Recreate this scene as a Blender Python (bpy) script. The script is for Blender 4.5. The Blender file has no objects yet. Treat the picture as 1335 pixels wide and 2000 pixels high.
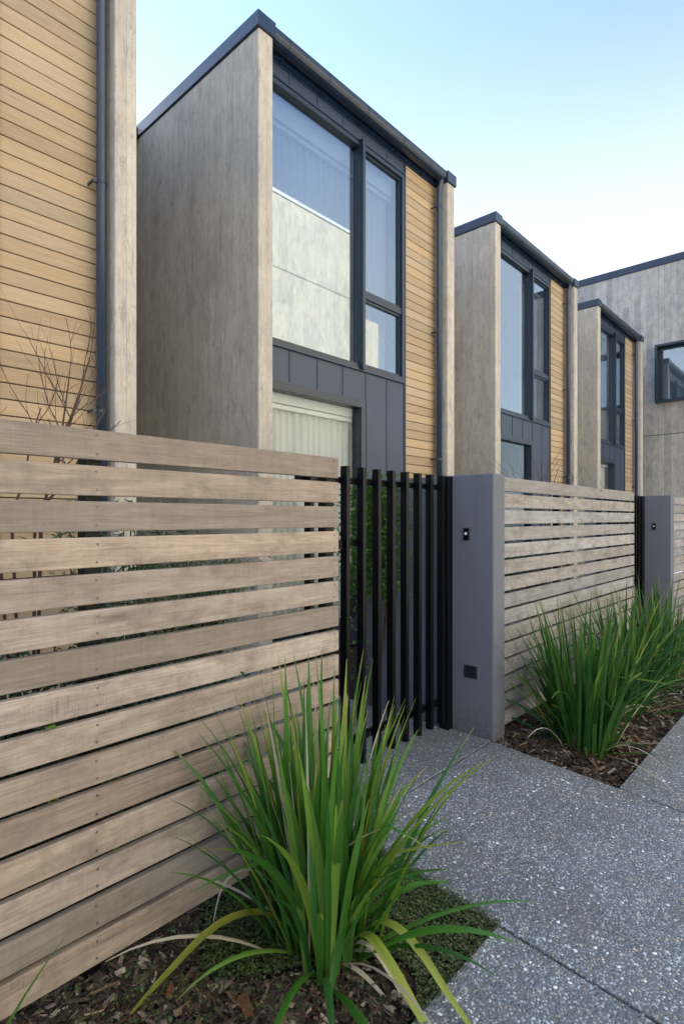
import bpy, bmesh, math, random
from mathutils import Vector, Matrix
R = math.radians
random.seed(7)
S = bpy.context.scene
C = S.collection

# ------------------------------------------------------------------ camera, sky, sun, exposure
cam_d = bpy.data.cameras.new('camera')
cam_d.sensor_fit = 'HORIZONTAL'
cam_d.sensor_width = 24.0
cam_d.lens = 24.0 * 1096 / 1335
cam_d.shift_y = 12 / 1335
cam_d.clip_start = 0.05
cam_d.clip_end = 3000
cam = bpy.data.objects.new('camera', cam_d)
C.objects.link(cam)
cam.location = (0, 0, 1.5)
cam.rotation_euler = (R(90), 0, R(42.5 - 90))
S.camera = cam

SUN_AZ = R(90)            # from +X towards +Y: behind the row of houses
SUN_EL = R(37)
w = bpy.data.worlds.new('World')
S.world = w
w.use_nodes = True
wn = w.node_tree
bg = wn.nodes['Background']
sky = wn.nodes.new('ShaderNodeTexSky')
sky.sky_type = 'NISHITA'
sky.sun_disc = False
sky.sun_elevation = SUN_EL
sky.sun_rotation = R(90) - SUN_AZ
sky.air_density = 1.0
sky.dust_density = 0.1
sky.ozone_density = 2.2
hs = wn.nodes.new('ShaderNodeHueSaturation')
hs.inputs['Saturation'].default_value = 0.93
wn.links.new(sky.outputs[0], hs.inputs['Color'])
# pale summer haze: the sky whitens evenly towards the horizon all round
tcw = wn.nodes.new('ShaderNodeTexCoord')
sep = wn.nodes.new('ShaderNodeSeparateXYZ')
wn.links.new(tcw.outputs['Generated'], sep.inputs[0])
mr = wn.nodes.new('ShaderNodeMapRange')
mr.interpolation_type = 'SMOOTHSTEP'
wn.links.new(sep.outputs[2], mr.inputs[0])
for i_, v_ in enumerate((0.68, 0.34, 0.0, 0.78)):
    mr.inputs[i_ + 1].default_value = v_
hz = wn.nodes.new('ShaderNodeMix')
hz.data_type = 'RGBA'
wn.links.new(mr.outputs[0], hz.inputs[0])
wn.links.new(hs.outputs[0], hz.inputs[6])
hz.inputs[7].default_value = (3.0, 3.06, 3.1, 1)
wn.links.new(hz.outputs[2], bg.inputs[0])
bg.inputs[1].default_value = 0.069

sd = bpy.data.lights.new('sun', 'SUN')
sd.energy = 5.0
sd.angle = R(0.53)
sd.color = (1.0, 0.99, 0.975)
sun = bpy.data.objects.new('sun', sd)
C.objects.link(sun)
sv = Vector((math.cos(SUN_AZ) * math.cos(SUN_EL), math.sin(SUN_AZ) * math.cos(SUN_EL), math.sin(SUN_EL)))
sun.rotation_euler = sv.to_track_quat('Z', 'Y').to_euler()
sun.location = (20, 20, 30)

S.view_settings.view_transform = 'Standard'
S.view_settings.look = 'None'
S.view_settings.gamma = 1
S.view_settings.use_curve_mapping = False
S.view_settings.exposure = 2.55
S.render.engine = 'CYCLES'
S.cycles.max_bounces = 10
S.cycles.transparent_max_bounces = 16

# ------------------------------------------------------------------ node helpers
class N:
    def __init__(self, name):
        self.m = bpy.data.materials.new(name)
        self.m.use_nodes = True
        self.t = self.m.node_tree
        self.b = self.t.nodes['Principled BSDF']
        self.out = self.t.nodes['Material Output']

    def n(self, typ, **kw):
        nd = self.t.nodes.new(typ)
        for k, v in kw.items():
            setattr(nd, k, v)
        return nd

    def put(self, sock, v):
        if isinstance(v, bpy.types.NodeSocket):
            self.t.links.new(v, sock)
        elif isinstance(v, (int, float)):
            if sock.type == 'VECTOR':
                sock.default_value = (v, v, v)
            elif sock.type == 'RGBA':
                sock.default_value = (v, v, v, 1)
            else:
                sock.default_value = v
        else:
            v = tuple(v)
            if sock.type == 'RGBA' and len(v) == 3:
                v = v + (1,)
            sock.default_value = v

    def math(self, op, a, b=0.0, c=0.0, clamp=False):
        nd = self.n('ShaderNodeMath', operation=op, use_clamp=clamp)
        for i, v in enumerate((a, b, c)):
            self.put(nd.inputs[i], v)
        return nd.outputs[0]

    def vmath(self, op, a, b=(0, 0, 0)):
        nd = self.n('ShaderNodeVectorMath', operation=op)
        self.put(nd.inputs[0], a)
        self.put(nd.inputs[1], b)
        return nd.outputs[0]

    def mix(self, f, a, b, blend='MIX'):
        nd = self.n('ShaderNodeMix', data_type='RGBA', blend_type=blend)
        self.put(nd.inputs[0], f)
        self.put(nd.inputs[6], a)
        self.put(nd.inputs[7], b)
        return nd.outputs[2]

    def ramp(self, v, stops, interp='LINEAR'):
        nd = self.n('ShaderNodeValToRGB')
        cr = nd.color_ramp
        cr.interpolation = interp
        while len(cr.elements) < len(stops):
            cr.elements.new(0.5)
        for e, (p, c) in zip(cr.elements, stops):
            e.position = p
            e.color = (c, c, c, 1) if isinstance(c, (int, float)) else tuple(c) + (1,)
        self.put(nd.inputs[0], v)
        return nd.outputs[0]

    def rng(self, v, a, b, c=0.0, d=1.0):
        nd = self.n('ShaderNodeMapRange')
        for i, q in enumerate((v, a, b, c, d)):
            self.put(nd.inputs[i], q)
        return nd.outputs[0]

    def noise(self, vec, scale=5, detail=3, rough=0.55, dist=0.0):
        nd = self.n('ShaderNodeTexNoise')
        self.put(nd.inputs['Vector'], vec)
        nd.inputs['Scale'].default_value = scale
        nd.inputs['Detail'].default_value = detail
        nd.inputs['Roughness'].default_value = rough
        nd.inputs['Distortion'].default_value = dist
        return nd.outputs['Fac']

    def voro(self, vec, scale, feature='F1', rnd=1.0):
        nd = self.n('ShaderNodeTexVoronoi', feature=feature)
        self.put(nd.inputs['Vector'], vec)
        nd.inputs['Scale'].default_value = scale
        nd.inputs['Randomness'].default_value = rnd
        return nd

    def white(self, v, dim='1D'):
        nd = self.n('ShaderNodeTexWhiteNoise', noise_dimensions=dim)
        self.put(nd.inputs['W' if dim == '1D' else 'Vector'], v)
        return nd.outputs['Value']

    def obj(self):
        return self.n('ShaderNodeTexCoord').outputs['Object']

    def rand(self):
        return self.n('ShaderNodeObjectInfo').outputs['Random']

    def island(self):
        return self.n('ShaderNodeNewGeometry').outputs['Random Per Island']

    def xyz(self, v):
        nd = self.n('ShaderNodeSeparateXYZ')
        self.put(nd.inputs[0], v)
        return nd.outputs

    def comb(self, x, y, z):
        nd = self.n('ShaderNodeCombineXYZ')
        for i, v in enumerate((x, y, z)):
            self.put(nd.inputs[i], v)
        return nd.outputs[0]

    def bump(self, h, strength=0.3, dist=0.01):
        nd = self.n('ShaderNodeBump')
        nd.inputs['Strength'].default_value = strength
        nd.inputs['Distance'].default_value = dist
        self.put(nd.inputs['Height'], h)
        self.t.links.new(nd.outputs[0], self.b.inputs['Normal'])

    def done(self, color, rough=0.8, metallic=0.0, spec=0.5):
        self.put(self.b.inputs['Base Color'], color)
        self.put(self.b.inputs['Roughness'], rough)
        self.put(self.b.inputs['Metallic'], metallic)
        self.put(self.b.inputs['Specular IOR Level'], spec)
        return self.m


M = {}


def mat_concrete(name, base, dark, light, plank=0.105, stain=1.0, lines=0.42, tone=0.06):
    k = N(name)
    p = k.obj()
    x, y, z = k.xyz(p)
    h = k.math('ADD', x, y)                       # runs along whichever wall face
    idx = k.math('FLOOR', k.math('DIVIDE', h, plank))
    r1 = k.white(idx)
    # boards end at random heights
    zi = k.math('FLOOR', k.math('DIVIDE', k.math('ADD', z, k.math('MULTIPLY', r1, 7.0)), 2.7))
    r2 = k.white(k.comb(idx, zi, 0.3), '3D')
    fr = k.math('FRACT', k.math('DIVIDE', h, plank))
    line = k.math('LESS_THAN', k.math('ABSOLUTE', k.math('SUBTRACT', fr, 0.5)), 0.47)   # 1 inside
    streakv = k.comb(k.math('MULTIPLY', h, 46.0), k.math('MULTIPLY', z, 1.5), k.math('MULTIPLY', idx, 3.7))
    streak = k.noise(streakv, 1.0, 4, 0.6)
    grainv = k.comb(k.math('MULTIPLY', h, 120.0), k.math('MULTIPLY', z, 4.5), 0.0)
    grain = k.noise(grainv, 1.0, 3, 0.6)
    blot = k.noise(k.comb(k.math('MULTIPLY', h, 21.0), k.math('MULTIPLY', z, 4.2), k.math('MULTIPLY', idx, 1.7)), 1.0, 7, 0.74, 0.9)
    bigv = k.noise(p, 0.55, 4, 0.6)
    fine = k.noise(p, 60, 4, 0.7)
    mot = k.noise(k.comb(k.math('MULTIPLY', h, 7.0), k.math('MULTIPLY', z, 4.0), k.math('MULTIPLY', idx, 0.15)), 1.0, 8, 0.72, 0.3)
    f = k.math('MULTIPLY_ADD', streak, 0.28, k.math('MULTIPLY_ADD', grain, 0.27, k.math('MULTIPLY', mot, 0.55)))
    col = k.ramp(f, [(0.43, dark), (0.55, base), (0.68, light)])
    col = k.mix(1.0, col, k.rng(r2, 0, 1, 1 - tone, 1 + tone), 'MULTIPLY')
    marks = k.math('MULTIPLY', k.rng(blot, 0.53, 0.63), k.rng(grain, 0.38, 0.54))
    cl = k.noise(k.comb(k.math('MULTIPLY', h, 2.2), k.math('MULTIPLY', z, 1.1), 4.0), 1.0, 5, 0.65, 0.5)
    col = k.mix(1.0, col, k.ramp(cl, [(0.32, (0.84, 0.86, 0.89)), (0.5, (1.0, 1.0, 1.0)), (0.68, (1.09, 1.06, 1.01))]), 'MULTIPLY')
    col = k.mix(k.math('MULTIPLY', marks, 0.62 * stain), col, tuple(c * 0.36 for c in base))
    lw = k.math('MULTIPLY', k.math('SUBTRACT', 1.0, line), k.rng(k.white(k.math('ADD', idx, 9.1)), 0.3, 1.0, 0.0, lines))
    col = k.mix(lw, col, tuple(c * 0.45 for c in base))
    col = k.mix(1.0, col, k.rng(fine, 0.3, 0.7, 0.93, 1.06), 'MULTIPLY')
    pit = k.voro(p, 26)
    pm = k.math('LESS_THAN', pit.outputs['Distance'], k.rng(k.white(pit.outputs['Color'], '3D'), 0.8, 1.0, 0.0, 0.16))
    col = k.mix(k.math('MULTIPLY', pm, 0.45), col, tuple(c * 0.3 for c in base))
    hgt = k.math('ADD', k.math('MULTIPLY', line, 0.5), k.math('MULTIPLY_ADD', grain, 0.5, k.math('MULTIPLY', r2, 0.5)))
    k.bump(hgt, 0.6, 0.005)
    return k.done(col, k.rng(streak, 0.3, 0.7, 0.72, 0.9), 0, 0.35)


M['concrete'] = mat_concrete('board_marked_concrete', (0.54, 0.515, 0.47), (0.43, 0.41, 0.38), (0.62, 0.595, 0.55))
M['concrete_far'] = mat_concrete('board_marked_concrete_grey', (0.40, 0.40, 0.395), (0.29, 0.29, 0.29), (0.49, 0.49, 0.48), 0.16, 0.8, 0.8, 0.15)
M['concrete_warm'] = mat_concrete('board_marked_concrete_pale', (0.31, 0.265, 0.195), (0.20, 0.17, 0.125), (0.39, 0.335, 0.25), 0.32, 1.0)


def mat_wood(name, dark, base, light, axis=0, saw=0.5, rough=0.75, vary=0.18, grey=None):
    k = N(name)
    rnd = k.rand()
    p = k.vmath('ADD', k.obj(), k.comb(k.math('MULTIPLY', rnd, 37.0), k.math('MULTIPLY', rnd, 91.0), k.math('MULTIPLY', rnd, 53.0)))
    x, y, z = k.xyz(p)
    g1 = k.noise(k.comb(k.math('MULTIPLY', x, 2.2), k.math('MULTIPLY', y, 30), k.math('MULTIPLY', z, 42)), 1.0, 6, 0.62, 0.6)
    g2 = k.noise(k.comb(k.math('MULTIPLY', x, 7), k.math('MULTIPLY', y, 140), k.math('MULTIPLY', z, 260)), 1.0, 4, 0.65)
    sw = k.noise(k.comb(k.math('MULTIPLY', x, 210), k.math('MULTIPLY', y, 10), k.math('MULTIPLY', z, 9)), 1.0, 3, 0.6)
    pat = k.noise(k.comb(k.math('MULTIPLY', x, 3.6), k.math('MULTIPLY', y, 6), k.math('MULTIPLY', z, 13)), 1.0, 6, 0.68, 0.5)
    f = k.math('MULTIPLY_ADD', g1, 0.45, k.math('MULTIPLY', g2, 0.55))
    col = k.ramp(f, [(0.30, dark), (0.5, base), (0.70, light)])
    col = k.mix(1.0, col, k.rng(k.white(k.math('MULTIPLY', rnd, 311.0)), 0, 1, 1 - vary, 1 + vary), 'MULTIPLY')
    col = k.mix(k.rng(k.white(k.math('MULTIPLY', rnd, 173.0)), 0, 1, 0.0, 0.85), col, k.mix(1.0, col, (0.90, 1.0, 1.12), 'MULTIPLY'))
    if grey:
        pat2 = k.noise(k.comb(k.math('MULTIPLY', x, 5.5), k.math('MULTIPLY', y, 6), k.math('MULTIPLY', z, 9)), 1.0, 7, 0.7, 0.2)
        band = k.noise(k.comb(k.math('MULTIPLY', x, 34), 0.0, k.math('MULTIPLY', z, 1.5)), 1.0, 4, 0.65)
        col = k.mix(k.math('MULTIPLY', k.rng(pat2, 0.47, 0.66), 0.75), col, grey)
        col = k.mix(1.0, col, k.rng(band, 0.3, 0.7, 0.93, 1.06), 'MULTIPLY')
        crk = k.noise(k.comb(k.math('MULTIPLY', x, 1.4), k.math('MULTIPLY', y, 20), k.math('MULTIPLY', z, 75)), 1.0, 4, 0.6, 1.5)
        col = k.mix(k.math('MULTIPLY', k.math('MULTIPLY', k.rng(crk, 0.62, 0.72), k.rng(pat, 0.40, 0.55)), 0.65), col, tuple(c * 0.35 for c in dark))
        col = k.mix(k.math('MULTIPLY', k.rng(pat, 0.46, 0.66), 0.45), col, grey)
        mk = k.math('MULTIPLY', k.rng(pat, 0.52, 0.68), k.rng(sw, 0.48, 0.66))
        col = k.mix(k.math('MULTIPLY', mk, saw), col, tuple(c * 0.45 for c in dark))
        kn = k.voro(k.comb(k.math('MULTIPLY', x, 1.6), k.math('MULTIPLY', y, 6), k.math('MULTIPLY', z, 7)), 1.0)
        km = k.math('MULTIPLY', k.rng(kn.outputs['Distance'], 0.13, 0.03), k.math('GREATER_THAN', k.white(kn.outputs['Color'], '3D'), 0.62))
        col = k.mix(k.math('MULTIPLY', km, 0.6), col, tuple(c * 0.4 for c in dark))
    else:
        col = k.mix(k.math('MULTIPLY', k.rng(pat, 0.45, 0.75), 0.35), col, light)
    k.bump(k.math('MULTIPLY_ADD', g2, 0.6, k.math('MULTIPLY', sw, 0.35)), 0.4, 0.003)
    return k.done(col, rough, 0, 0.3)


M['fence_wood'] = mat_wood('weathered_hardwood', (0.23, 0.178, 0.137), (0.365, 0.302, 0.256), (0.475, 0.405, 0.352), grey=(0.205, 0.176, 0.156), saw=0.45, vary=0.28)
M['fence_wood_grey'] = mat_wood('silvered_hardwood', (0.22, 0.207, 0.206), (0.335, 0.322, 0.325), (0.425, 0.415, 0.425), grey=(0.19, 0.178, 0.175), saw=0.7, vary=0.22)
M['cladding'] = mat_wood('cedar_cladding', (0.385, 0.28, 0.168), (0.475, 0.357, 0.225), (0.55, 0.43, 0.29), vary=0.16)


def mat_simple(name, col, rough, metallic=0.0, spec=0.5, nscale=0, namt=0.1, bump=0.0, bscale=60, bd=0.002):
    k = N(name)
    c = col
    p = k.obj()
    if nscale:
        c = k.mix(1.0, col, k.rng(k.noise(p, nscale, 4, 0.6), 0.3, 0.7, 1 - namt, 1 + namt), 'MULTIPLY')
    if bump:
        k.bump(k.noise(p, bscale, 3, 0.6), bump, bd)
    return k.done(c, rough, metallic, spec)


M['dark_metal'] = mat_simple('dark_blue_grey_metal', (0.011, 0.031, 0.074), 0.32, 0.0, 0.6, 3, 0.12)
M['frame'] = mat_simple('window_frame_aluminium', (0.012, 0.027, 0.052), 0.36, 0.0, 0.6, 4, 0.1)
M['panel'] = mat_simple('grey_standing_seam_metal', (0.036, 0.058, 0.108), 0.42, 0.0, 0.5, 2.5, 0.10, 0.06, 6, 0.01)
M['gate_black'] = mat_simple('black_powder_coat', (0.0025, 0.0035, 0.0055), 0.38, 0.0, 0.2, 5, 0.2)
M['pipe'] = mat_simple('blue_grey_downpipe_metal', (0.030, 0.056, 0.104), 0.3, 0.0, 0.6, 3, 0.1)
M['void'] = mat_simple('dark_building_paper', (0.012, 0.012, 0.013), 0.9)
def mat_plaster():
    k = N('grey_textured_render')
    p = k.obj()
    x, y, z = k.xyz(p)
    col = k.mix(k.noise(p, 2.4, 5, 0.65), (0.138, 0.158, 0.205), (0.182, 0.203, 0.252))
    run = k.noise(k.comb(k.math('MULTIPLY', x, 26.0), k.math('MULTIPLY', y, 26.0), k.math('MULTIPLY', z, 0.9)), 1.0, 4, 0.6)
    col = k.mix(k.math('MULTIPLY', k.rng(run, 0.52, 0.72), k.rng(z, 0.7, 1.8, 0.0, 0.28)), col, (0.075, 0.078, 0.085))
    sp = k.math('MULTIPLY', k.rng(k.noise(p, 34, 5, 0.75), 0.40, 0.62), k.rng(z, 0.26, 0.0, 0.0, 0.6))
    col = k.mix(sp, col, (0.085, 0.070, 0.052))
    g = k.noise(p, 130, 4, 0.7)
    col = k.mix(1.0, col, k.rng(g, 0.3, 0.7, 0.9, 1.08), 'MULTIPLY')
    k.bump(g, 0.8, 0.006)
    return k.done(col, 0.85, 0, 0.3)


M['plaster'] = mat_plaster()
M['screw'] = mat_simple('stainless_screw', (0.16, 0.15, 0.14), 0.45, 0.6)
M['white_plastic'] = mat_simple('white_plastic', (0.8, 0.8, 0.8), 0.35)
M['soffit'] = mat_simple('white_painted_pelmet', (0.80, 0.80, 0.78), 0.6)
M['interior'] = mat_simple('painted_plasterboard', (0.55, 0.54, 0.51), 0.8, 0, 0.3, 1.5, 0.05)
M['floor_in'] = mat_simple('interior_floor', (0.22, 0.18, 0.14), 0.6, 0, 0.4, 6, 0.15)
M['asphalt'] = mat_simple('asphalt', (0.055, 0.057, 0.062), 0.9, 0, 0.3, 90, 0.35, 0.5, 160, 0.006)
M['soil'] = mat_simple('damp_soil', (0.032, 0.024, 0.017), 0.95, 0, 0.2, 25, 0.5, 0.8, 40, 0.02)
M['ground'] = mat_simple('bare_ground', (0.10, 0.10, 0.095), 0.95, 0, 0.2, 0.7, 0.3, 0.4, 3, 0.05)
M['joint'] = mat_simple('dark_joint_filler', (0.035, 0.034, 0.030), 0.95, 0, 0.2, 20, 0.4)
M['twig'] = mat_simple('dark_red_bark', (0.085, 0.050, 0.046), 0.7, 0, 0.35, 30, 0.35)
M['stem'] = mat_simple('brown_stem', (0.09, 0.065, 0.045), 0.85, 0, 0.3, 30, 0.3)
M['lens'] = mat_simple('smoked_lens', (0.02, 0.025, 0.03), 0.15, 0, 0.6)
M['blind'] = mat_simple('white_blind_slats', (0.72, 0.74, 0.76), 0.5)


def mat_aggregate():
    k = N('exposed_aggregate_concrete')
    rnd = k.rand()
    p0 = k.obj()
    p = k.vmath('ADD', p0, k.comb(k.math('MULTIPLY', rnd, 31.0), k.math('MULTIPLY', rnd, 17.0), 0.0))
    v1 = k.voro(p, 105)
    r1 = k.white(v1.outputs['Color'], '3D')
    small = k.ramp(r1, [(0.0, (0.075, 0.085, 0.10)), (0.22, (0.145, 0.155, 0.175)), (0.42, (0.20, 0.215, 0.235)), (0.60, (0.11, 0.115, 0.125)), (0.76, (0.27, 0.285, 0.30)), (0.88, (0.25, 0.21, 0.165)), (0.95, (0.36, 0.37, 0.38))], 'CONSTANT')
    matrix = (0.10, 0.105, 0.112)
    col = k.mix(k.rng(v1.outputs['Distance'], 0.40, 0.62), small, matrix)
    hgt = k.rng(v1.outputs['Distance'], 0.05, 0.65, 1.0, 0.0)
    pd = k.vmath('ADD', p, k.comb(k.math('MULTIPLY', k.noise(p, 45, 1), 0.015), k.math('MULTIPLY', k.noise(k.vmath('ADD', p, (3, 5, 2)), 45, 1), 0.015), 0.0))
    for sc, thr, rad in ((47, 0.885, 0.37), (76, 0.90, 0.40)):
        v2 = k.voro(pd, sc, rnd=0.9)
        r2 = k.white(v2.outputs['Color'], '3D')
        r3 = k.white(k.vmath('ADD', v2.outputs['Color'], (2.3, 1.1, 0.7)), '3D')
        on = k.math('GREATER_THAN', k.math('MULTIPLY_ADD', k.noise(p0, 7.0, 3, 0.6), 0.22, k.math('SUBTRACT', r2, 0.11)), thr)
        rr = k.math('MULTIPLY', k.rng(r3, 0, 1, 0.55, 1.0), rad)
        inside = k.math('MULTIPLY', on, k.math('LESS_THAN', v2.outputs['Distance'], rr))
        pc = k.ramp(r3, [(0.0, (0.34, 0.36, 0.37)), (0.25, (0.55, 0.55, 0.54)), (0.55, (0.38, 0.41, 0.43)), (0.80, (0.35, 0.255, 0.17)), (0.88, (0.60, 0.60, 0.58))], 'CONSTANT')
        col = k.mix(inside, col, pc)
        hgt = k.math('MAXIMUM', hgt, k.math('MULTIPLY', inside, k.rng(v2.outputs['Distance'], 0, 0.4, 1.5, 0.7)))
    col = k.mix(1.0, col, (1.42, 1.56, 1.68), 'MULTIPLY')
    big = k.noise(p0, 1.3, 5, 0.65)
    col = k.mix(1.0, col, k.rng(big, 0.3, 0.7, 0.76, 1.14), 'MULTIPLY')
    dirt = k.math('MULTIPLY', k.rng(k.noise(p0, 3.1, 4, 0.7), 0.52, 0.72), 0.30)
    col = k.mix(dirt, col, (0.10, 0.092, 0.07))
    k.bump(hgt, 0.7, 0.004)
    return k.done(col, k.rng(r1, 0, 1, 0.45, 0.8), 0, 0.4)


M['aggregate'] = mat_aggregate()


def mat_leaf(name, cols, tip=None, tipstart=0.8, rough=0.42, trans=0.28, per='rand'):
    k = N(name)
    r = k.rand() if per == 'rand' else k.island()
    n = len(cols)
    col = k.ramp(r, [(i / max(1, n - 1), c) for i, c in enumerate(cols)])
    at = k.n('ShaderNodeAttribute', attribute_name='along')
    ac = k.n('ShaderNodeAttribute', attribute_name='across')
    if tip:
        ts = k.math('ADD', k.rng(k.white(k.math('MULTIPLY', r, 77.0)), 0, 1, -0.12, 0.25), tipstart)
        ex = k.math('MULTIPLY_ADD', ac.outputs['Fac'], 0.03, at.outputs['Fac'])
        col = k.mix(k.rng(ex, ts, k.math('ADD', ts, 0.12)), col, tip)
        # paler base of the blade
        col = k.mix(k.rng(at.outputs['Fac'], 0.14, 0.0, 0.0, 0.45), col, (0.10, 0.16, 0.03))
    vein = k.noise(k.comb(k.math('MULTIPLY', ac.outputs['Fac'], 7.0), k.math('MULTIPLY', at.outputs['Fac'], 2.0), k.math('MULTIPLY', r, 50.0)), 1.0, 3, 0.6)
    col = k.mix(1.0, col, k.rng(vein, 0.3, 0.7, 0.78, 1.22), 'MULTIPLY')
    k.put(k.b.inputs['Base Color'], col)
    k.b.inputs['Roughness'].default_value = rough
    k.b.inputs['Specular IOR Level'].default_value = 0.45
    k.bump(vein, 0.15, 0.002)
    tr = k.n('ShaderNodeBsdfTranslucent')
    k.put(tr.inputs[0], k.mix(1.0, col, (1.25, 1.35, 0.7), 'MULTIPLY'))
    mx = k.n('ShaderNodeMixShader')
    mx.inputs[0].default_value = trans
    k.t.links.new(k.b.outputs[0], mx.inputs[1])
    k.t.links.new(tr.outputs[0], mx.inputs[2])
    k.t.links.new(mx.outputs[0], k.out.inputs[0])
    return k.m


M['blade'] = mat_leaf('strap_leaf_green', [(0.026, 0.115, 0.020), (0.052, 0.18, 0.028), (0.095, 0.25, 0.034), (0.040, 0.155, 0.050), (0.18, 0.33, 0.055)], (0.30, 0.26, 0.07), 0.93)
M['blade_dark'] = mat_leaf('strap_leaf_deep_green', [(0.018, 0.085, 0.022), (0.030, 0.115, 0.026), (0.052, 0.155, 0.030), (0.026, 0.10, 0.036), (0.085, 0.20, 0.036)], (0.26, 0.22, 0.06), 0.94)
M['blade_yellow'] = mat_leaf('strap_leaf_yellowing', [(0.13, 0.25, 0.035), (0.20, 0.32, 0.050), (0.31, 0.33, 0.050), (0.19, 0.30, 0.07)], (0.42, 0.36, 0.20), 0.90)
M['blade_dry'] = mat_leaf('strap_leaf_dead', [(0.42, 0.38, 0.30), (0.52, 0.49, 0.42), (0.36, 0.29, 0.19)], rough=0.7, trans=0.15)
M['shrub'] = mat_leaf('shrub_leaf', [(0.020, 0.062, 0.028), (0.035, 0.095, 0.040), (0.06, 0.13, 0.055), (0.10, 0.17, 0.09)], per='island', trans=0.2)
M['sage'] = mat_leaf('grey_green_leaf', [(0.05, 0.10, 0.06), (0.09, 0.16, 0.085), (0.14, 0.21, 0.13), (0.20, 0.27, 0.17)], per='island', trans=0.2)
M['vine'] = mat_leaf('vine_leaf', [(0.045, 0.13, 0.018), (0.075, 0.20, 0.025), (0.12, 0.26, 0.035), (0.16, 0.28, 0.05)], per='island', trans=0.3)
M['cover'] = mat_leaf('ground_cover_leaf', [(0.030, 0.066, 0.022), (0.055, 0.105, 0.034), (0.085, 0.14, 0.050), (0.11, 0.10, 0.05)], per='island', trans=0.15)
M['bright_leaf'] = mat_leaf('fresh_leaf', [(0.10, 0.30, 0.03), (0.14, 0.36, 0.04)], per='island', trans=0.3)
M['fallen'] = mat_leaf('fallen_leaf', [(0.22, 0.085, 0.030), (0.28, 0.14, 0.06), (0.16, 0.07, 0.035), (0.34, 0.22, 0.13)], per='island', rough=0.7, trans=0.1)


def mat_chips():
    k = N('bark_chips')
    r = k.island()
    col = k.ramp(r, [(0.0, (0.026, 0.021, 0.018)), (0.35, (0.055, 0.042, 0.033)), (0.62, (0.10, 0.068, 0.046)), (0.78, (0.07, 0.064, 0.060)), (0.90, (0.18, 0.13, 0.09)), (0.97, (0.34, 0.29, 0.24))])
    p = k.obj()
    g = k.noise(p, 160, 3, 0.6)
    col = k.mix(1.0, col, k.rng(g, 0.3, 0.7, 0.7, 1.3), 'MULTIPLY')
    k.bump(g, 0.5, 0.003)
    return k.done(col, 0.85, 0, 0.25)


M['chips'] = mat_chips()


def mat_glass(name, base_fac, tint=(0.93, 0.96, 0.97)):
    k = N(name)
    k.t.nodes.remove(k.b)
    lw = k.n('ShaderNodeLayerWeight')
    lw.inputs[0].default_value = 0.5
    sch = k.math('POWER', lw.outputs['Facing'], 5.0)
    fac = k.math('MULTIPLY_ADD', sch, 1.0 - base_fac, base_fac, clamp=True)
    gl = k.n('ShaderNodeBsdfGlossy')
    gl.inputs['Roughness'].default_value = 0.0
    gl.inputs[0].default_value = (0.80, 0.91, 1.0, 1)
    tp = k.n('ShaderNodeBsdfTransparent')
    tp.inputs[0].default_value = tint + (1,)
    mx = k.n('ShaderNodeMixShader')
    k.put(mx.inputs[0], fac)
    k.t.links.new(tp.outputs[0], mx.inputs[1])
    k.t.links.new(gl.outputs[0], mx.inputs[2])
    k.t.links.new(mx.outputs[0], k.out.inputs[0])
    return k.m


M['glass'] = mat_glass('coated_window_glass', 0.25, (0.74, 0.79, 0.84))
M['glass_clear'] = mat_glass('clear_door_glass', 0.04)


def mat_curtain():
    k = N('sheer_white_curtain')
    col = (0.80, 0.80, 0.77)
    k.put(k.b.inputs['Base Color'], col)
    k.b.inputs['Roughness'].default_value = 0.9
    tr = k.n('ShaderNodeBsdfTranslucent')
    tr.inputs[0].default_value = col + (1,)
    mx = k.n('ShaderNodeMixShader')
    mx.inputs[0].default_value = 0.25
    k.t.links.new(k.b.outputs[0], mx.inputs[1])
    k.t.links.new(tr.outputs[0], mx.inputs[2])
    k.t.links.new(mx.outputs[0], k.out.inputs[0])
    return k.m


M['curtain'] = mat_curtain()

# ------------------------------------------------------------------ mesh helpers


def link(name, me, m, parent=None, loc=(0, 0, 0)):
    o = bpy.data.objects.new(name, me)
    C.objects.link(o)
    if m is not None and not me.materials:
        me.materials.append(m)
    o.location = loc
    if parent:
        o.parent = parent
    return o


def thing(name, label, cat, loc=(0, 0, 0), group=None, rz=0.0):
    o = bpy.data.objects.new(name, None)
    o.empty_display_size = 0.2
    C.objects.link(o)
    o.location = loc
    o.rotation_euler = (0, 0, rz)
    tag(o, label, cat, group)
    return o


def tag(o, label=None, cat=None, group=None, kind=None):
    for k_, v in (('label', label), ('category', cat), ('group', group), ('kind', kind)):
        if v:
            o[k_] = v
    return o


def copy_tree(o, parent=None):
    c = o.copy()
    C.objects.link(c)
    if parent:
        c.parent = parent
    for ch in o.children:
        copy_tree(ch, c)
    return c


def smooth(me, ang=None):
    for p in me.polygons:
        p.use_smooth = True


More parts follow.
